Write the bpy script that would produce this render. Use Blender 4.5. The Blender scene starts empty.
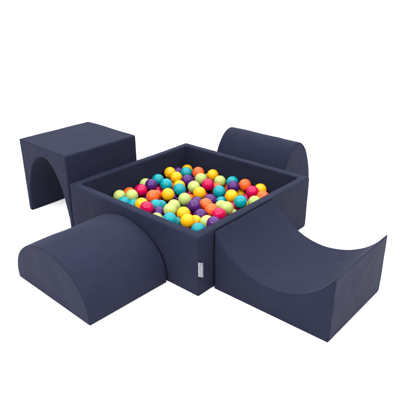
import bpy, bmesh, math, random
from mathutils import Vector, Matrix, noise
from mathutils.bvhtree import BVHTree

S = bpy.context.scene
COL = S.collection
U = 0.01                                   # the plan below is in centimetres
random.seed(7)

# ------------------------------------------------------------------ helpers
def link(o, parent=None):
    COL.objects.link(o)
    if parent is not None:
        o.parent = parent
    return o

def mesh_object(name, me, m, parent=None, smooth=True):
    if m: 
        me.materials.clear(); me.materials.append(m)
    if smooth:
        for p in me.polygons: p.use_smooth = True
    return link(bpy.data.objects.new(name, me), parent)

def tag(o, label=None, cat=None, group=None, kind=None):
    if label: o['label'] = label
    if cat: o['category'] = cat
    if group: o['group'] = group
    if kind: o['kind'] = kind
    return o

def empty(name, loc=(0, 0, 0), rz=0.0):
    o = bpy.data.objects.new(name, None)
    o.empty_display_size = 0.1
    o.location = loc; o.rotation_euler = (0, 0, rz)
    return link(o)

# ------------------------------------------------------------------ materials
def mat(name):
    m = bpy.data.materials.new(name); m.use_nodes = True
    nt = m.node_tree
    b = nt.nodes['Principled BSDF']
    return m, nt, b

def node(nt, t, **kw):
    n = nt.nodes.new(t)
    for k, v in kw.items(): setattr(n, k, v)
    return n

def fabric(name, dark, light, seed):
    """matte knitted cover: fine knit bump, faint pile mottling, soft sheen"""
    m, nt, b = mat(name)
    tc = node(nt, 'ShaderNodeTexCoord')
    mp = node(nt, 'ShaderNodeMapping'); mp.inputs['Location'].default_value = (seed, seed * 1.7, seed * .3)
    nt.links.new(tc.outputs['Object'], mp.inputs['Vector'])
    big = node(nt, 'ShaderNodeTexNoise'); big.inputs['Scale'].default_value = 9; big.inputs['Detail'].default_value = 5
    fine = node(nt, 'ShaderNodeTexNoise'); fine.inputs['Scale'].default_value = 420; fine.inputs['Detail'].default_value = 2
    med = node(nt, 'ShaderNodeTexNoise'); med.inputs['Scale'].default_value = 70; med.inputs['Detail'].default_value = 3
    for n in (big, fine, med): nt.links.new(mp.outputs['Vector'], n.inputs['Vector'])
    a1 = node(nt, 'ShaderNodeMath', operation='MULTIPLY_ADD'); a1.inputs[1].default_value = .75
    nt.links.new(fine.outputs['Fac'], a1.inputs[0])
    a2 = node(nt, 'ShaderNodeMath', operation='MULTIPLY'); a2.inputs[1].default_value = .25
    nt.links.new(big.outputs['Fac'], a2.inputs[0]); nt.links.new(a2.outputs[0], a1.inputs[2])
    cr = node(nt, 'ShaderNodeValToRGB')
    cr.color_ramp.elements[0].position = .34; cr.color_ramp.elements[0].color = (*dark, 1)
    cr.color_ramp.elements[1].position = .66; cr.color_ramp.elements[1].color = (*light, 1)
    nt.links.new(a1.outputs[0], cr.inputs['Fac']); nt.links.new(cr.outputs['Color'], b.inputs['Base Color'])
    b.inputs['Roughness'].default_value = .85
    b.inputs['Specular IOR Level'].default_value = .10
    b.inputs['Sheen Weight'].default_value = .018
    b.inputs['Sheen Roughness'].default_value = .45
    b.inputs['Sheen Tint'].default_value = (.62, .68, 1.0, 1)
    b1 = node(nt, 'ShaderNodeBump'); b1.inputs['Strength'].default_value = .25; b1.inputs['Distance'].default_value = .0012
    b2 = node(nt, 'ShaderNodeBump'); b2.inputs['Strength'].default_value = .11; b2.inputs['Distance'].default_value = .004
    nt.links.new(fine.outputs['Fac'], b1.inputs['Height']); nt.links.new(med.outputs['Fac'], b2.inputs['Height'])
    nt.links.new(b2.outputs['Normal'], b1.inputs['Normal']); nt.links.new(b1.outputs['Normal'], b.inputs['Normal'])
    return m

NAVY = fabric('navy_knit_cover', (.0044, .0055, .0140), (.0072, .0088, .0212), 3.1)
THREAD = fabric('navy_stitching', (.0035, .0038, .010), (.0060, .0062, .015), 8.2)

def plastic(name, c):
    m, nt, b = mat(name)
    oi = node(nt, 'ShaderNodeObjectInfo')
    hs = node(nt, 'ShaderNodeHueSaturation'); hs.inputs['Color'].default_value = (*c, 1)
    mr = node(nt, 'ShaderNodeMapRange'); mr.inputs['To Min'].default_value = .93; mr.inputs['To Max'].default_value = 1.06
    nt.links.new(oi.outputs['Random'], mr.inputs['Value']); nt.links.new(mr.outputs['Result'], hs.inputs['Value'])
    nt.links.new(hs.outputs['Color'], b.inputs['Base Color'])
    b.inputs['Roughness'].default_value = .17
    b.inputs['Specular IOR Level'].default_value = .17
    tc = node(nt, 'ShaderNodeTexCoord')
    nz = node(nt, 'ShaderNodeTexNoise'); nz.inputs['Scale'].default_value = 38; nz.inputs['Detail'].default_value = 2
    nt.links.new(tc.outputs['Object'], nz.inputs['Vector'])
    rr = node(nt, 'ShaderNodeMapRange'); rr.inputs['To Min'].default_value = .06; rr.inputs['To Max'].default_value = .10
    nt.links.new(nz.outputs['Fac'], rr.inputs['Value']); nt.links.new(rr.outputs['Result'], b.inputs['Roughness'])
    bp = node(nt, 'ShaderNodeBump'); bp.inputs['Strength'].default_value = .05; bp.inputs['Distance'].default_value = .002
    nt.links.new(nz.outputs['Fac'], bp.inputs['Height']); nt.links.new(bp.outputs['Normal'], b.inputs['Normal'])
    return m

BALLMAT = {
    'Y': plastic('yellow_plastic', (.44, .215, .002)),
    'T': plastic('turquoise_plastic', (.0004, .142, .165)),
    'P': plastic('purple_plastic', (.034, .006, .070)),
    'O': plastic('orange_plastic', (.52, .062, .011)),
    'R': plastic('raspberry_plastic', (.29, .0006, .036)),
    'G': plastic('pale_green_plastic', (.212, .262, .072)),
}

def plain(name, c, rough=.8, spec=.3):
    m, nt, b = mat(name)
    nz = node(nt, 'ShaderNodeTexNoise'); nz.inputs['Scale'].default_value = 300
    tc = node(nt, 'ShaderNodeTexCoord'); nt.links.new(tc.outputs['Object'], nz.inputs['Vector'])
    hs = node(nt, 'ShaderNodeHueSaturation'); hs.inputs['Color'].default_value = (*c, 1)
    mr = node(nt, 'ShaderNodeMapRange'); mr.inputs['To Min'].default_value = .88; mr.inputs['To Max'].default_value = 1.1
    nt.links.new(nz.outputs['Fac'], mr.inputs['Value']); nt.links.new(mr.outputs['Result'], hs.inputs['Value'])
    nt.links.new(hs.outputs['Color'], b.inputs['Base Color'])
    b.inputs['Roughness'].default_value = rough; b.inputs['Specular IOR Level'].default_value = spec
    return m

TAPE = plain('grey_satin_ribbon', (.14, .14, .165), .5)
INK = plain('white_woven_letters', (.30, .30, .34), .7)
m, nt, b = mat('white_studio_paper')
b.inputs['Base Color'].default_value = (.84, .84, .84, 1); b.inputs['Roughness'].default_value = .9
b.inputs['Specular IOR Level'].default_value = .1
PAPER = m

# ------------------------------------------------------------------ foam solids
def grid_solid(xs, lo, hi, length, nv=10, nw=24):
    """solid between lo(x) and hi(x) over the section, swept along its length; all quads"""
    bm = bmesh.new()
    nu = len(xs) - 1
    V = {}
    def P(i, j, k):
        if (i, j, k) not in V:
            a, c = lo[i], hi[i]
            V[i, j, k] = bm.verts.new((xs[i] * U, length * k / nw * U, (a + (c - a) * j / nv) * U))
        return V[i, j, k]
    def q(*ids):
        bm.faces.new([P(*t) for t in ids])
    for i in range(nu):
        for j in range(nv):
            q((i, j, 0), (i + 1, j, 0), (i + 1, j + 1, 0), (i, j + 1, 0))
            q((i, j, nw), (i, j + 1, nw), (i + 1, j + 1, nw), (i + 1, j, nw))
        for k in range(nw):
            q((i, nv, k), (i + 1, nv, k), (i + 1, nv, k + 1), (i, nv, k + 1))
            q((i, 0, k), (i, 0, k + 1), (i + 1, 0, k + 1), (i + 1, 0, k))
    for j in range(nv):
        for k in range(nw):
            q((0, j, k), (0, j + 1, k), (0, j + 1, k + 1), (0, j, k + 1))
            q((nu, j, k), (nu, j, k + 1), (nu, j + 1, k + 1), (nu, j + 1, k))
    bmesh.ops.recalc_face_normals(bm, faces=bm.faces)
    me = bpy.data.meshes.new('solid'); bm.to_mesh(me); bm.free()
    return me

def soften(me, voxel=.005, its=12, wob=.0028, seed=0.0, pull=.0):
    """round the edges the way a padded cover does and give the faces a slight unevenness"""
    o = bpy.data.objects.new('soft', me); COL.objects.link(o)
    r = o.modifiers.new('r', 'REMESH'); r.mode = 'VOXEL'; r.voxel_size = voxel; r.use_smooth_shade = True
    s = o.modifiers.new('s', 'SMOOTH'); s.factor = .5; s.iterations = its
    dg = bpy.context.evaluated_depsgraph_get(); dg.update()
    out = bpy.data.meshes.new_from_object(o.evaluated_get(dg))
    bpy.data.objects.remove(o); bpy.data.meshes.remove(me)
    ns = [v.normal.copy() for v in out.vertices]
    sv = Vector((seed, -seed * .7, seed * .4))
    for v, n in zip(out.vertices, ns):
        d = noise.noise(v.co * 7 + sv) * wob + noise.noise(v.co * 22 + sv) * wob * .35
        z = v.co.z
        d *= min(1, max(0, z / .02))
        v.co += n * d
    return out

def seam(name, me, pts, parent, r=.0012, m=None, closed=False):
    """a stitched seam: a thin thread laid on the cover along a polyline"""
    bvh = BVHTree.FromPolygons([v.co for v in me.vertices], [p.vertices for p in me.polygons])
    fine = []
    n = len(pts)
    for a in range(n if closed else n - 1):
        p, q = Vector(pts[a]) * U, Vector(pts[(a + 1) % n]) * U
        k = max(1, int((q - p).length / .008))
        fine += [p.lerp(q, t / k) for t in range(k)]
    if not closed: fine.append(Vector(pts[-1]) * U)
    line = []
    for p in fine:
        c, nn, _, _ = bvh.find_nearest(p)
        line.append((c, nn))
    for _ in range(6):
        line = [line[0]] + [((line[i - 1][0] + line[i][0] * 2 + line[i + 1][0]) / 4, (line[i - 1][1] + line[i][1] + line[i + 1][1]).normalized()) for i in range(1, len(line) - 1)] + [line[-1]]
    bm = bmesh.new(); rings = []
    for i, (c, nn) in enumerate(line):
        a = line[max(i - 1, 0)][0]; b_ = line[min(i + 1, len(line) - 1)][0]
        if closed: a = line[i - 1][0]; b_ = line[(i + 1) % len(line)][0]
        t = (b_ - a); t = t.normalized() if t.length > 1e-7 else Vector((0, 0, 1))
        e = nn.cross(t); e = e.normalized() if e.length > 1e-6 else Vector((1, 0, 0)); f = t.cross(e)
        rings.append([bm.verts.new(c + (e * math.cos(w) + f * math.sin(w) * .6) * r) for w in [k * math.pi / 3 for k in range(6)]])
    m_ = len(rings)
    for i in range(m_ if closed else m_ - 1):
        A, B = rings[i], rings[(i + 1) % m_]
        for k in range(6):
            bm.faces.new((A[k], A[(k + 1) % 6], B[(k + 1) % 6], B[k]))
    if not closed:
        bm.faces.new(rings[0][::-1]); bm.faces.new(rings[-1])
    bmesh.ops.recalc_face_normals(bm, faces=bm.faces)
    sm = bpy.data.meshes.new(name); bm.to_mesh(sm); bm.free()
    return mesh_object(name, sm, m or THREAD, parent)

def dome_section(w, h, s, n=100):
    xs, lo, hi = [], [], []
    for i in range(n + 1):
        a = math.pi * i / n
        xs.append(-w / 2 * math.cos(a)); lo.append(0); hi.append(s + (h - s) * math.sin(a))
    return xs, lo, hi

def cradle_section(w, h, m, n=100):
    d = h - m; R = (w * w / 4 + d * d) / (2 * d)
    xs = [-w / 2 + w * i / n for i in range(n + 1)]
    return xs, [0] * (n + 1), [h + (R - d) - math.sqrt(R * R - x * x) for x in xs]

def arch_section(w, h, a, b, n=80):
    leg = (w - a) / 2
    xs = [-w / 2 + leg * i / 4 for i in range(4)]; lo = [0] * 4
    for i in range(n + 1):
        t = math.pi * i / n
        xs.append(-a / 2 * math.cos(t)); lo.append(b * math.sin(t))
    for i in range(1, 5):
        xs.append(a / 2 + leg * i / 4); lo.append(0)
    return xs, lo, [h] * len(xs)

def block(name, sec, length, loc, rz, label, cat, seed, its=12):
    """one foam block: section in local x/z, length along local y, origin at the middle of its near end"""
    xs, lo, hi = sec
    root = empty(name, (loc[0] * U, loc[1] * U, 0), rz)
    tag(root, label, cat)
    me = soften(grid_solid(xs, lo, hi, length), its=its, seed=seed)
    mesh_object('cover', me, NAVY, root)
    for y in (0, length):                               # the panel seams round both end faces
        pts = [(x, y, z) for x, z in zip(xs, hi)] + [(xs[-1], y, hi[-1] * .5), (xs[-1], y, 0)]
        pts = [(xs[0], y, 0)] + pts
        seam('seam', me, pts, root)
    return root, me

# ------------------------------------------------------------------ setting: white paper floor of the studio
bm = bmesh.new()
v = [bm.verts.new((x, y, 0)) for x, y in ((-80, -80), (80, -80), (80, 80), (-80, 80))]
bm.faces.new(v)
me = bpy.data.meshes.new('floor'); bm.to_mesh(me); bm.free()
tag(mesh_object('floor', me, PAPER, smooth=False), kind='structure')

# ------------------------------------------------------------------ square ball pit
HALF, H, T = 45.0, 29.83, 4.25
pit = empty('ball_pit')
tag(pit, 'square navy foam ball pit with a grey ribbon tag at its front corner', 'ball pit')
bm = bmesh.new()
def ring(h, z): return [bm.verts.new((sx * h * U, sy * h * U, z * U)) for sx, sy in ((-1, -1), (1, -1), (1, 1), (-1, 1))]
o0, o1, i1, i0 = ring(HALF, 0), ring(HALF, H), ring(HALF - T, H), ring(HALF - T, 0)
for A, B in ((o0, o1), (o1, i1), (i1, i0), (i0, o0)):
    for k in range(4):
        bm.faces.new((A[k], A[(k + 1) % 4], B[(k + 1) % 4], B[k]))
bmesh.ops.recalc_face_normals(bm, faces=bm.faces)
me = bpy.data.meshes.new('wall'); bm.to_mesh(me); bm.free()
wall_me = soften(me, seed=2.3, wob=.0024)
mesh_object('wall', wall_me, NAVY, pit)
bm = bmesh.new()
hb = (HALF - T + .3) * U
bmesh.ops.create_cube(bm, size=1)
for q in bm.verts: q.co = Vector((q.co.x * 2 * hb, q.co.y * 2 * hb, .003 + (q.co.z + .5) * .018))
me = bpy.data.meshes.new('base_mat'); bm.to_mesh(me); bm.free()
mesh_object('base_mat', me, NAVY, pit, smooth=False)
for sx, sy in ((-1, -1), (1, -1), (1, 1), (-1, 1)):
    seam('corner_seam', wall_me, [(sx * HALF, sy * HALF, .8), (sx * HALF, sy * HALF, H - .9)], pit, r=.0021)

# folded ribbon tag sewn into the front corner seam, with its woven lettering
tw, t0, t1 = 3.5, 10.9, 17.8
bm = bmesh.new()
pro = []
n = 12
for layer in (0, 1):
    rowv = []
    for i in range(n + 1):
        s = i / n
        x = -HALF - .10 + tw * s
        y = -HALF - .12 - .30 * math.sin(math.pi * min(1, s * 1.15)) - (.16 if layer == 0 else 0) * (1 - s ** 6)
        col = []
        for j in range(15):
            z = t0 + (t1 - t0) * j / 14
            col.append(bm.verts.new((x * U, (y - .05 * math.sin(j * .9)) * U, (z - .25 * (1 - s) * (j == 0) + .10 * math.sin(2.5 * s) * (1 - j / 14) - s * (2.5 - .8 * j / 14)) * U)))
        rowv.append(col)
    pro.append(rowv)
for L in pro:
    for i in range(n):
        for j in range(14):
            bm.faces.new((L[i][j], L[i + 1][j], L[i + 1][j + 1], L[i][j + 1]))
for j in range(14):
    for i in (0, n):
        bm.faces.new((pro[0][i][j], pro[0][i][j + 1], pro[1][i][j + 1], pro[1][i][j]))
for i in range(n):
    for j in (0, 14):
        bm.faces.new((pro[0][i][j], pro[1][i][j], pro[1][i + 1][j], pro[0][i + 1][j]))
bmesh.ops.remove_doubles(bm, verts=bm.verts, dist=1e-6)
bmesh.ops.recalc_face_normals(bm, faces=bm.faces)
me = bpy.data.meshes.new('tag'); bm.to_mesh(me); bm.free()
tag_o = mesh_object('tag', me, TAPE, pit)
tag(tag_o, label='small grey ribbon tag with white lettering')
cu = bpy.data.curves.new('lettering', 'FONT'); cu.body = 'KiddyMoon'; cu.size = .0145; cu.extrude = .0002; cu.offset = .00025
cu.align_x = 'CENTER'; cu.align_y = 'CENTER'
tmp = bpy.data.objects.new('lettering_source', cu); COL.objects.link(tmp)
dg = bpy.context.evaluated_depsgraph_get(); dg.update()
lm = bpy.data.meshes.new_from_object(tmp.evaluated_get(dg))
bpy.data.objects.remove(tmp)
sc = (t1 - t0 - 1.2) * U / (max(q.co.x for q in lm.vertices) - min(q.co.x for q in lm.vertices))
for q in lm.vertices:                                   # reads upwards along the tag
    x, y, z = q.co * sc
    s = min(1, max(0, (1.7 - y / U) / tw))
    yy = -HALF - .12 - .30 * math.sin(math.pi * min(1, s * 1.15)) - .16 * (1 - s ** 6) - .09
    q.co = Vector(((-HALF - .10 + 1.7) * U - y, yy * U - z, (t0 + t1) / 2 * U + x - s * .021))
mesh_object('lettering', lm, INK, tag_o, smooth=False)

# ------------------------------------------------------------------ the four foam blocks round the pit
block('foam_dome', dome_section(55.47, 24.95, 3.9), 43.7, (-45.36, 1.12), math.pi / 2 - .0224,
      'low half-round navy foam block lying at the front left against the pit', 'foam block', 11.0)
block('foam_cradle', cradle_section(57.5, 29.9, 12.9), 46.85, (-34.96 - .0069 * 28, -46.24 - 28.5), -math.pi / 2 + .0069,
      'navy foam block with a scooped hollow top, at the front right of the pit', 'foam block', 17.0, its=10)
block('foam_tunnel', arch_section(44.9, 44.2, 39.0, 38.4), 48.5, (-44.34 + .0112 * 22, 47.01 + 22.4), -math.pi / 2 - .0112,
      'tall boxy navy foam block with an arched tunnel cut through it', 'foam block', 23.0)
block('foam_hump', dome_section(34.9, 40.15, 2.63), 49.5, (46.23 + 17.45, -25.69), .0169,
      'tall narrow round-topped navy foam block standing behind the back right wall of the pit', 'foam block', 31.0)

# ------------------------------------------------------------------ balls
BR = .036
def ball_mesh(key):
    bm = bmesh.new()
    bmesh.ops.create_uvsphere(bm, u_segments=48, v_segments=32, radius=BR)
    for q in bm.verts:
        z = abs(q.co.z) / BR
        if z < .02: q.co *= 1.006                      # the moulding line round the middle
        elif z > .99: q.co *= .996                     # the flattened sprue dimple
    me = bpy.data.meshes.new('plastic_ball'); bm.to_mesh(me); bm.free()
    me.materials.append(BALLMAT[key])
    for p in me.polygons: p.use_smooth = True
    return me
BM = {k: ball_mesh(k) for k in BALLMAT}
BALLS = [
    ('G', -18.64, 36.96, 15.99, 'pale green ball in the left corner, a turquoise one to its right'),
    ('O', -11.29, 37.10, 15.14, 'orange ball in the left corner, a pale green one to its left'),
    ('G', -15.08, 30.75, 16.85, 'pale green ball in the left corner, a turquoise one to its left'),
    ('R', -7.93, 30.93, 17.78, 'raspberry red ball by the back left wall, a pale green one to its left'),
    ('G', 1.31, 37.10, 16.79, 'pale green ball by the back left wall, a purple one to its right'),
    ('T', -22.00, 29.60, 15.17, 'turquoise ball in the left corner, a pale green one to its left'),
    ('Y', -21.32, 15.85, 18.36, 'yellow ball near the front left rim, a turquoise one to its left'),
    ('R', -23.89, 9.15, 19.18, 'raspberry red ball near the front left rim, a yellow one to its left'),
    ('G', -24.59, 1.47, 15.31, 'pale green ball near the front left rim, a raspberry red one to its left'),
    ('P', -18.74, 5.71, 15.48, 'purple ball near the front left rim, a raspberry red one to its left'),
    ('T', -14.93, 11.78, 16.36, 'turquoise ball near the front left rim, a raspberry red one to its left'),
    ('T', -8.91, 14.29, 13.30, 'turquoise ball amid the pit, a purple one just in front'),
    ('O', -9.23, 20.15, 17.66, 'orange ball amid the pit, a raspberry red one to its left'),
    ('O', -3.52, 23.66, 14.84, 'orange ball amid the pit, an orange one to its left'),
    ('P', -0.41, 30.40, 18.84, 'purple ball by the back left wall, a turquoise one to its right'),
    ('T', 8.30, 33.76, 18.28, 'turquoise ball by the back left wall, a purple one to its left'),
    ('G', 11.81, 37.10, 12.94, 'pale green ball buried out of sight beneath the other balls in the pit'),
    ('T', 7.83, 26.46, 17.50, 'turquoise ball amid the pit, turquoise one left and yellow right'),
    ('Y', 21.80, 37.10, 17.96, 'yellow ball in the back corner, a turquoise one to its left'),
    ('Y', 19.59, 29.68, 17.50, 'yellow ball in the back corner, a yellow one to its left'),
    ('Y', 14.32, 22.36, 15.53, 'yellow ball amid the pit, a purple one to its right'),
    ('T', 6.43, 14.57, 18.15, 'turquoise ball amid the pit, a yellow one to its left'),
    ('P', 28.74, 37.10, 15.88, 'purple ball in the back corner, a yellow one to its left'),
    ('Y', 37.10, 36.97, 15.20, 'yellow ball in the back corner, a purple one to its left'),
    ('T', 28.87, 30.09, 17.59, 'turquoise ball in the back corner, a purple one to its left'),
    ('P', 21.40, 22.48, 16.93, 'partly covered purple ball amid the pit, a yellow one to its left'),
    ('O', 32.66, 23.64, 18.25, 'orange ball in the back corner, a yellow one to its left'),
    ('G', 27.41, 17.00, 17.50, 'pale green ball by the back right wall, a purple one to its left'),
    ('G', 14.57, 11.04, 18.11, 'pale green ball amid the pit, a turquoise one to its left'),
    ('R', 21.38, 6.21, 18.70, 'raspberry red ball amid the pit, a pale green one to its left'),
    ('Y', 36.74, 15.53, 17.50, 'yellow ball in the back corner, a pale green one to its left'),
    ('G', 37.10, 21.46, 13.00, 'pale green ball in the back corner, a pale green one to its left'),
    ('Y', 11.35, 3.87, 17.50, 'yellow ball amid the pit, a pale green one to its left'),
    ('G', 33.50, 7.23, 16.64, 'pale green ball by the back right wall, a yellow one to its left'),
    ('O', 27.10, 4.57, 14.62, 'orange ball by the back right wall, a raspberry red one to its left'),
    ('T', 21.31, -2.26, 16.83, 'turquoise ball amid the pit, a turquoise one just in front'),
    ('T', 35.78, -0.27, 17.50, 'turquoise ball by the back right wall, a pale green one to its left'),
    ('P', 30.21, -5.22, 17.61, 'purple ball by the back right wall, a pale green one to its left'),
    ('Y', 20.35, -11.76, 17.21, 'yellow ball amid the pit, a yellow one to its right'),
    ('O', 36.33, -9.03, 17.96, 'orange ball by the back right wall, a purple one to its left'),
    ('R', 29.95, -18.77, 18.44, 'raspberry red ball by the back right wall, an orange one to its left'),
    ('Y', 37.10, -19.24, 17.58, 'yellow ball in the right corner, a raspberry red one to its left'),
    ('O', 29.99, -25.96, 17.50, 'orange ball in the right corner, a raspberry red one to its left'),
    ('G', 21.43, -26.70, 17.50, 'pale green ball in the right corner, a turquoise one to its left'),
    ('T', 16.73, -20.74, 17.63, 'turquoise ball near the front right rim, a yellow one to its left'),
    ('Y', 34.24, -6.85, 11.40, 'yellow ball by the back right wall, a purple one to its left'),
    ('R', 31.35, -15.13, 12.00, 'raspberry red ball by the back right wall, a raspberry red one just behind it'),
    ('R', 17.64, -16.14, 12.15, 'raspberry red ball near the front right rim, a pale green one to its left'),
    ('G', 5.95, -19.77, 17.50, 'pale green ball near the front right rim, a turquoise one to its right'),
    ('G', 9.44, -13.44, 15.00, 'pale green ball near the front right rim, a purple one to its left'),
    ('T', 17.72, -6.87, 12.59, 'turquoise ball amid the pit, a turquoise one just behind it'),
    ('P', 11.69, -3.56, 15.00, 'purple ball amid the pit, an orange one to its left'),
    ('O', 3.55, -7.51, 16.52, 'orange ball amid the pit, a purple one to its left'),
    ('O', 0.54, -14.07, 16.51, 'orange ball near the front right rim, a purple one to its left'),
    ('R', -2.62, -21.74, 17.50, 'raspberry red ball near the front right rim, an orange one to its left'),
    ('P', -14.40, -28.13, 19.01, 'purple ball in the front corner, a pale green one to its left'),
    ('G', -12.02, -21.73, 16.69, 'pale green ball in the front corner, a yellow one to its left'),
    ('P', -6.38, -12.43, 15.31, 'purple ball near the front right rim, an orange one to its right'),
    ('P', -3.80, -5.77, 17.80, 'purple ball amid the pit, a purple one just behind it'),
    ('P', 4.77, 0.05, 14.80, 'purple ball amid the pit, pale green one left and yellow behind'),
    ('R', -1.14, -2.80, 11.79, 'raspberry red ball amid the pit, a purple one just behind it'),
    ('R', 5.63, 30.95, 12.20, 'raspberry red ball by the back left wall, a purple one to its left'),
    ('Y', -1.66, 15.72, 17.50, 'yellow ball amid the pit, an orange one to its left'),
    ('G', -0.44, 4.19, 17.58, 'pale green ball amid the pit, a purple one to its right'),
    ('G', -7.06, 5.97, 15.34, 'pale green ball amid the pit, a pale green one to its right'),
    ('G', -16.47, -0.49, 18.38, 'pale green ball near the front left rim, a turquoise one to its left'),
    ('T', -25.01, -8.50, 18.75, 'turquoise ball near the front left rim, a purple one to its left'),
    ('T', -19.73, -7.62, 13.93, 'turquoise ball near the front left rim, a turquoise one to its left'),
    ('Y', -13.39, -6.99, 17.32, 'yellow ball near the front left rim, a pale green one to its left'),
    ('Y', -19.55, -15.47, 18.26, 'yellow ball in the front corner, a yellow one to its right'),
    ('Y', -13.18, -14.83, 14.94, 'yellow ball in the front corner, a yellow one to its left'),
    ('T', -22.27, -25.02, 17.50, 'turquoise ball in the front corner, a yellow one to its left'),
    ('T', 0.67, 8.16, 11.66, 'turquoise ball amid the pit, a pale green one to its left'),
    ('P', 6.30, 17.02, 11.36, 'mostly hidden purple ball amid the pit, a yellow one to its left'),
    ('P', -4.87, 30.08, 11.31, 'purple ball by the back left wall, an orange one to its right'),
    ('T', -21.01, 22.46, 15.50, 'turquoise ball in the left corner, a turquoise one to its left'),
    ('R', 15.90, 13.34, 11.40, 'raspberry red ball amid the pit, a turquoise one to its left'),
    ('R', -30.74, -19.53, 17.00, 'raspberry red ball buried out of sight beneath the other balls in the pit'),
    ('Y', 6.10, -30.12, 16.08, 'yellow ball buried out of sight beneath the other balls in the pit'),
    ('T', 20.28, -34.85, 16.77, 'turquoise ball buried out of sight beneath the other balls in the pit'),
    ('T', -1.43, -30.18, 16.37, 'turquoise ball buried out of sight beneath the other balls in the pit'),
    ('P', 28.29, -33.17, 16.47, 'purple ball buried out of sight beneath the other balls in the pit'),
    ('O', 2.84, -36.43, 15.16, 'orange ball buried out of sight beneath the other balls in the pit'),
    ('Y', -37.01, -11.84, 16.92, 'yellow ball buried out of sight beneath the other balls in the pit'),
    ('O', -31.33, 27.19, 17.19, 'orange ball buried out of sight beneath the other balls in the pit'),
    ('G', 36.62, -36.32, 16.73, 'pale green ball buried out of sight beneath the other balls in the pit'),
    ('T', -30.86, -31.55, 16.49, 'turquoise ball buried out of sight beneath the other balls in the pit'),
    ('O', -22.69, -36.93, 15.66, 'orange ball buried out of sight beneath the other balls in the pit'),
    ('R', -32.63, 7.52, 15.28, 'raspberry red ball buried out of sight beneath the other balls in the pit'),
    ('Y', -32.17, 37.03, 15.46, 'yellow ball buried out of sight beneath the other balls in the pit'),
    ('Y', -32.74, 19.58, 16.03, 'yellow ball buried out of sight beneath the other balls in the pit'),
    ('R', -10.30, -35.95, 17.50, 'raspberry red ball buried out of sight beneath the other balls in the pit'),
    ('G', -27.78, 13.79, 15.12, 'pale green ball buried out of sight beneath the other balls in the pit'),
    ('R', -30.77, -3.09, 17.24, 'raspberry red ball buried out of sight beneath the other balls in the pit'),
    ('G', -35.86, -36.85, 16.90, 'pale green ball buried out of sight beneath the other balls in the pit'),
    ('T', -36.46, -26.70, 17.35, 'turquoise ball buried out of sight beneath the other balls in the pit'),
    ('T', -36.38, 1.83, 17.26, 'turquoise ball buried out of sight beneath the other balls in the pit'),
    ('G', 12.62, -34.20, 15.66, 'pale green ball buried out of sight beneath the other balls in the pit'),
    ('R', -36.80, 13.33, 15.30, 'raspberry red ball buried out of sight beneath the other balls in the pit'),
    ('R', -17.67, -25.04, 11.84, 'raspberry red ball buried out of sight beneath the other balls in the pit'),
    ('G', -24.85, 8.08, 11.95, 'pale green ball buried out of sight beneath the other balls in the pit'),
    ('T', -26.30, -21.86, 11.93, 'turquoise ball buried out of sight beneath the other balls in the pit'),
    ('O', 14.51, 30.16, 12.24, 'orange ball by the back left wall, a turquoise one to its left'),
    ('P', -14.82, 18.46, 11.26, 'purple ball buried out of sight beneath the other balls in the pit'),
    ('R', 27.57, 24.64, 11.43, 'raspberry red ball by the back right wall, a purple one just behind it'),
    ('P', -27.90, -13.78, 13.13, 'purple ball buried out of sight beneath the other balls in the pit'),
    ('P', 24.36, 14.89, 11.17, 'purple ball amid the pit, a raspberry red one to its right'),
    ('P', 32.07, 15.55, 11.51, 'purple ball by the back right wall, an orange one to its right'),
    ('G', -35.93, -3.94, 12.02, 'pale green ball buried out of sight beneath the other balls in the pit'),
    ('P', 25.12, -7.90, 12.95, 'purple ball buried out of sight beneath the other balls in the pit'),
    ('T', -8.25, -26.39, 11.51, 'turquoise ball buried out of sight beneath the other balls in the pit'),
    ('P', -8.62, -1.96, 12.78, 'purple ball amid the pit, a yellow one to its right'),
    ('P', -3.22, -18.05, 11.19, 'purple ball buried out of sight beneath the other balls in the pit'),
    ('P', -25.98, 34.09, 11.10, 'purple ball buried out of sight beneath the other balls in the pit'),
    ('R', 16.45, 5.59, 12.43, 'raspberry red ball amid the pit, a raspberry red one just behind it'),
    ('O', 4.76, -24.65, 11.31, 'orange ball buried out of sight beneath the other balls in the pit'),
    ('R', -20.01, -14.62, 11.03, 'raspberry red ball buried out of sight beneath the other balls in the pit'),
    ('G', 18.70, -28.92, 11.04, 'pale green ball buried out of sight beneath the other balls in the pit'),
    ('G', -15.03, -32.32, 11.62, 'pale green ball buried out of sight beneath the other balls in the pit'),
    ('P', -4.32, -35.82, 12.07, 'purple ball buried out of sight beneath the other balls in the pit'),
    ('R', -27.22, 26.84, 11.02, 'raspberry red ball buried out of sight beneath the other balls in the pit'),
    ('Y', 24.35, -21.86, 12.30, 'yellow ball near the front right rim, a turquoise one to its left'),
    ('P', 35.29, 28.99, 12.43, 'purple ball in the back corner, a purple one to its left'),
    ('Y', -24.57, -28.94, 11.15, 'yellow ball buried out of sight beneath the other balls in the pit'),
    ('Y', -36.41, -32.15, 11.50, 'yellow ball buried out of sight beneath the other balls in the pit'),
    ('O', -36.54, -22.05, 11.39, 'orange ball buried out of sight beneath the other balls in the pit'),
    ('P', -35.34, 30.83, 11.40, 'purple ball buried out of sight beneath the other balls in the pit'),
    ('O', 8.41, 8.13, 12.52, 'orange ball amid the pit, a pale green one to its left'),
    ('T', -13.32, 3.76, 11.03, 'turquoise ball buried out of sight beneath the other balls in the pit'),
    ('T', -28.21, -36.34, 11.15, 'turquoise ball buried out of sight beneath the other balls in the pit'),
    ('O', 36.90, 3.29, 11.24, 'orange ball by the back right wall, a purple one to its right'),
    ('P', -10.56, 25.57, 11.34, 'purple ball buried out of sight beneath the other balls in the pit'),
    ('O', -26.19, -5.03, 11.18, 'orange ball buried out of sight beneath the other balls in the pit'),
    ('R', 3.64, 23.58, 12.39, 'raspberry red ball amid the pit, an orange one to its left'),
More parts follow.
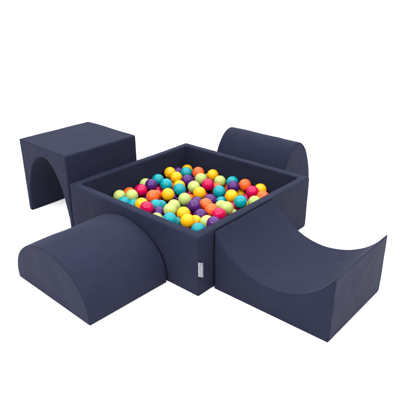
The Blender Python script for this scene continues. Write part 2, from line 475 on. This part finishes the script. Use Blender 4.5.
    ('O', 22.98, 30.80, 11.23, 'orange ball buried out of sight beneath the other balls in the pit'),
    ('T', 35.60, -30.88, 11.00, 'turquoise ball buried out of sight beneath the other balls in the pit'),
    ('Y', 31.42, -22.23, 11.12, 'yellow ball buried out of sight beneath the other balls in the pit'),
    ('G', 10.47, -20.11, 11.70, 'hidden pale green ball near the front right rim, a pale green one to its left'),
    ('T', 8.26, 0.25, 8.17, 'turquoise ball buried out of sight beneath the other balls in the pit'),
    ('P', -34.28, 11.95, 8.69, 'purple ball buried out of sight beneath the other balls in the pit'),
    ('P', 19.33, 24.80, 8.92, 'purple ball amid the pit, turquoise one left and pale green right'),
    ('G', 10.55, 22.96, 9.14, 'pale green ball buried out of sight beneath the other balls in the pit'),
    ('Y', -32.06, 3.99, 9.09, 'yellow ball buried out of sight beneath the other balls in the pit'),
    ('P', -30.19, 19.05, 8.89, 'purple ball buried out of sight beneath the other balls in the pit'),
    ('G', -3.90, -11.02, 8.33, 'pale green ball buried out of sight beneath the other balls in the pit'),
    ('O', 28.17, 0.91, 8.39, 'orange ball by the back right wall, a yellow one to its right'),
    ('R', -8.10, 35.61, 7.94, 'raspberry red ball buried out of sight beneath the other balls in the pit'),
    ('R', -15.93, 36.68, 9.02, 'raspberry red ball buried out of sight beneath the other balls in the pit'),
    ('G', -22.16, 2.38, 8.46, 'pale green ball buried out of sight beneath the other balls in the pit'),
    ('R', -5.34, 9.88, 7.23, 'raspberry red ball buried out of sight beneath the other balls in the pit'),
    ('O', 20.39, -0.83, 9.00, 'orange ball buried out of sight beneath the other balls in the pit'),
    ('R', 1.53, -31.75, 8.06, 'raspberry red ball buried out of sight beneath the other balls in the pit'),
    ('G', -10.27, -19.88, 9.30, 'pale green ball buried out of sight beneath the other balls in the pit'),
    ('O', 4.39, -15.39, 8.33, 'orange ball buried out of sight beneath the other balls in the pit'),
    ('Y', -22.94, 14.90, 9.24, 'yellow ball buried out of sight beneath the other balls in the pit'),
    ('R', 20.78, -36.08, 8.07, 'raspberry red ball buried out of sight beneath the other balls in the pit'),
    ('Y', -36.83, 24.03, 8.30, 'yellow ball buried out of sight beneath the other balls in the pit'),
    ('T', 33.10, 33.88, 7.13, 'turquoise ball by the back left wall, a turquoise one to its left'),
    ('P', 31.50, 8.95, 7.00, 'purple ball by the back right wall, a turquoise one to its right'),
    ('P', -16.87, 29.03, 8.19, 'purple ball buried out of sight beneath the other balls in the pit'),
    ('T', -13.24, -10.92, 8.41, 'turquoise ball buried out of sight beneath the other balls in the pit'),
    ('G', -31.91, 36.74, 8.04, 'pale green ball buried out of sight beneath the other balls in the pit'),
    ('T', -16.33, 10.19, 8.60, 'turquoise ball buried out of sight beneath the other balls in the pit'),
    ('O', -10.35, -36.36, 8.00, 'orange ball buried out of sight beneath the other balls in the pit'),
    ('T', -4.86, 2.63, 7.88, 'turquoise ball buried out of sight beneath the other balls in the pit'),
    ('T', 25.72, 36.86, 7.95, 'turquoise ball buried out of sight beneath the other balls in the pit'),
]
for key, x, y, z, lab in BALLS:
    o = bpy.data.objects.new('play_ball', BM[key])
    o.location = (x * U, y * U, z * U)
    o.rotation_euler = (random.uniform(0, 6.28), random.uniform(0, 6.28), random.uniform(0, 6.28))
    link(o); tag(o, lab, 'ball', 'plastic balls filling the ball pit')

# ------------------------------------------------------------------ light: white studio, two strobes either side of the camera
w = bpy.data.worlds.new('World'); S.world = w; w.use_nodes = True
wn = w.node_tree
bg = wn.nodes['Background']; bg.inputs['Strength'].default_value = 1.0
tc = node(wn, 'ShaderNodeTexCoord'); sx = node(wn, 'ShaderNodeSeparateXYZ'); cr = node(wn, 'ShaderNodeValToRGB')
cr.color_ramp.interpolation = 'EASE'                    # white studio: bright ceiling, dimmer walls
cr.color_ramp.elements[0].position = .0; cr.color_ramp.elements[0].color = (.04, .04, .042, 1)
cr.color_ramp.elements[1].position = 1.0; cr.color_ramp.elements[1].color = (1.95, 1.95, 1.95, 1)
wn.links.new(tc.outputs['Generated'], sx.inputs['Vector']); wn.links.new(sx.outputs['Z'], cr.inputs['Fac'])
wn.links.new(cr.outputs['Color'], bg.inputs['Color'])

def lamp(name, az, el, dist, size, power, target=(0, 0, .2)):
    L = bpy.data.lights.new(name, 'AREA'); L.shape = 'DISK'; L.size = size; L.energy = power
    o = bpy.data.objects.new(name, L); COL.objects.link(o)
    d = Vector((math.cos(el) * math.cos(az), math.cos(el) * math.sin(az), math.sin(el)))
    o.location = Vector(target) + d * dist
    o.rotation_euler = d.to_track_quat('Z', 'Y').to_euler()
    return o
CAMAZ = math.atan2(-1.7227, -1.8767)
lamp('strobe_left', CAMAZ - math.radians(36), math.radians(33), 2.4, .24, 11)
lamp('strobe_right', CAMAZ + math.radians(34), math.radians(33), 2.8, .27, 8.5)

# ------------------------------------------------------------------ camera
yaw, pit_, rol, f = .7303, -.4375, -.0065, 519.3
cam = bpy.data.cameras.new('Camera'); co = bpy.data.objects.new('Camera', cam); COL.objects.link(co)
co.location = (-1.87670, -1.72271, 1.34031)
fw = Vector((math.cos(pit_) * math.cos(yaw), math.cos(pit_) * math.sin(yaw), math.sin(pit_)))
r = fw.cross(Vector((0, 0, 1))).normalized(); u = r.cross(fw)
r2 = r * math.cos(rol) + u * math.sin(rol); u2 = u * math.cos(rol) - r * math.sin(rol)
co.rotation_euler = Matrix((r2, u2, -fw)).transposed().to_euler()
cam.sensor_width = 36; cam.lens = 36 * f / 400
cam.shift_x = (200 - 196.80) / 400; cam.shift_y = (205.61 - 200) / 400
cam.clip_start = .05; cam.clip_end = 500
S.camera = co
S.view_settings.view_transform = 'Standard'; S.view_settings.look = 'None'
S.view_settings.exposure = 1.6; S.view_settings.gamma = 1
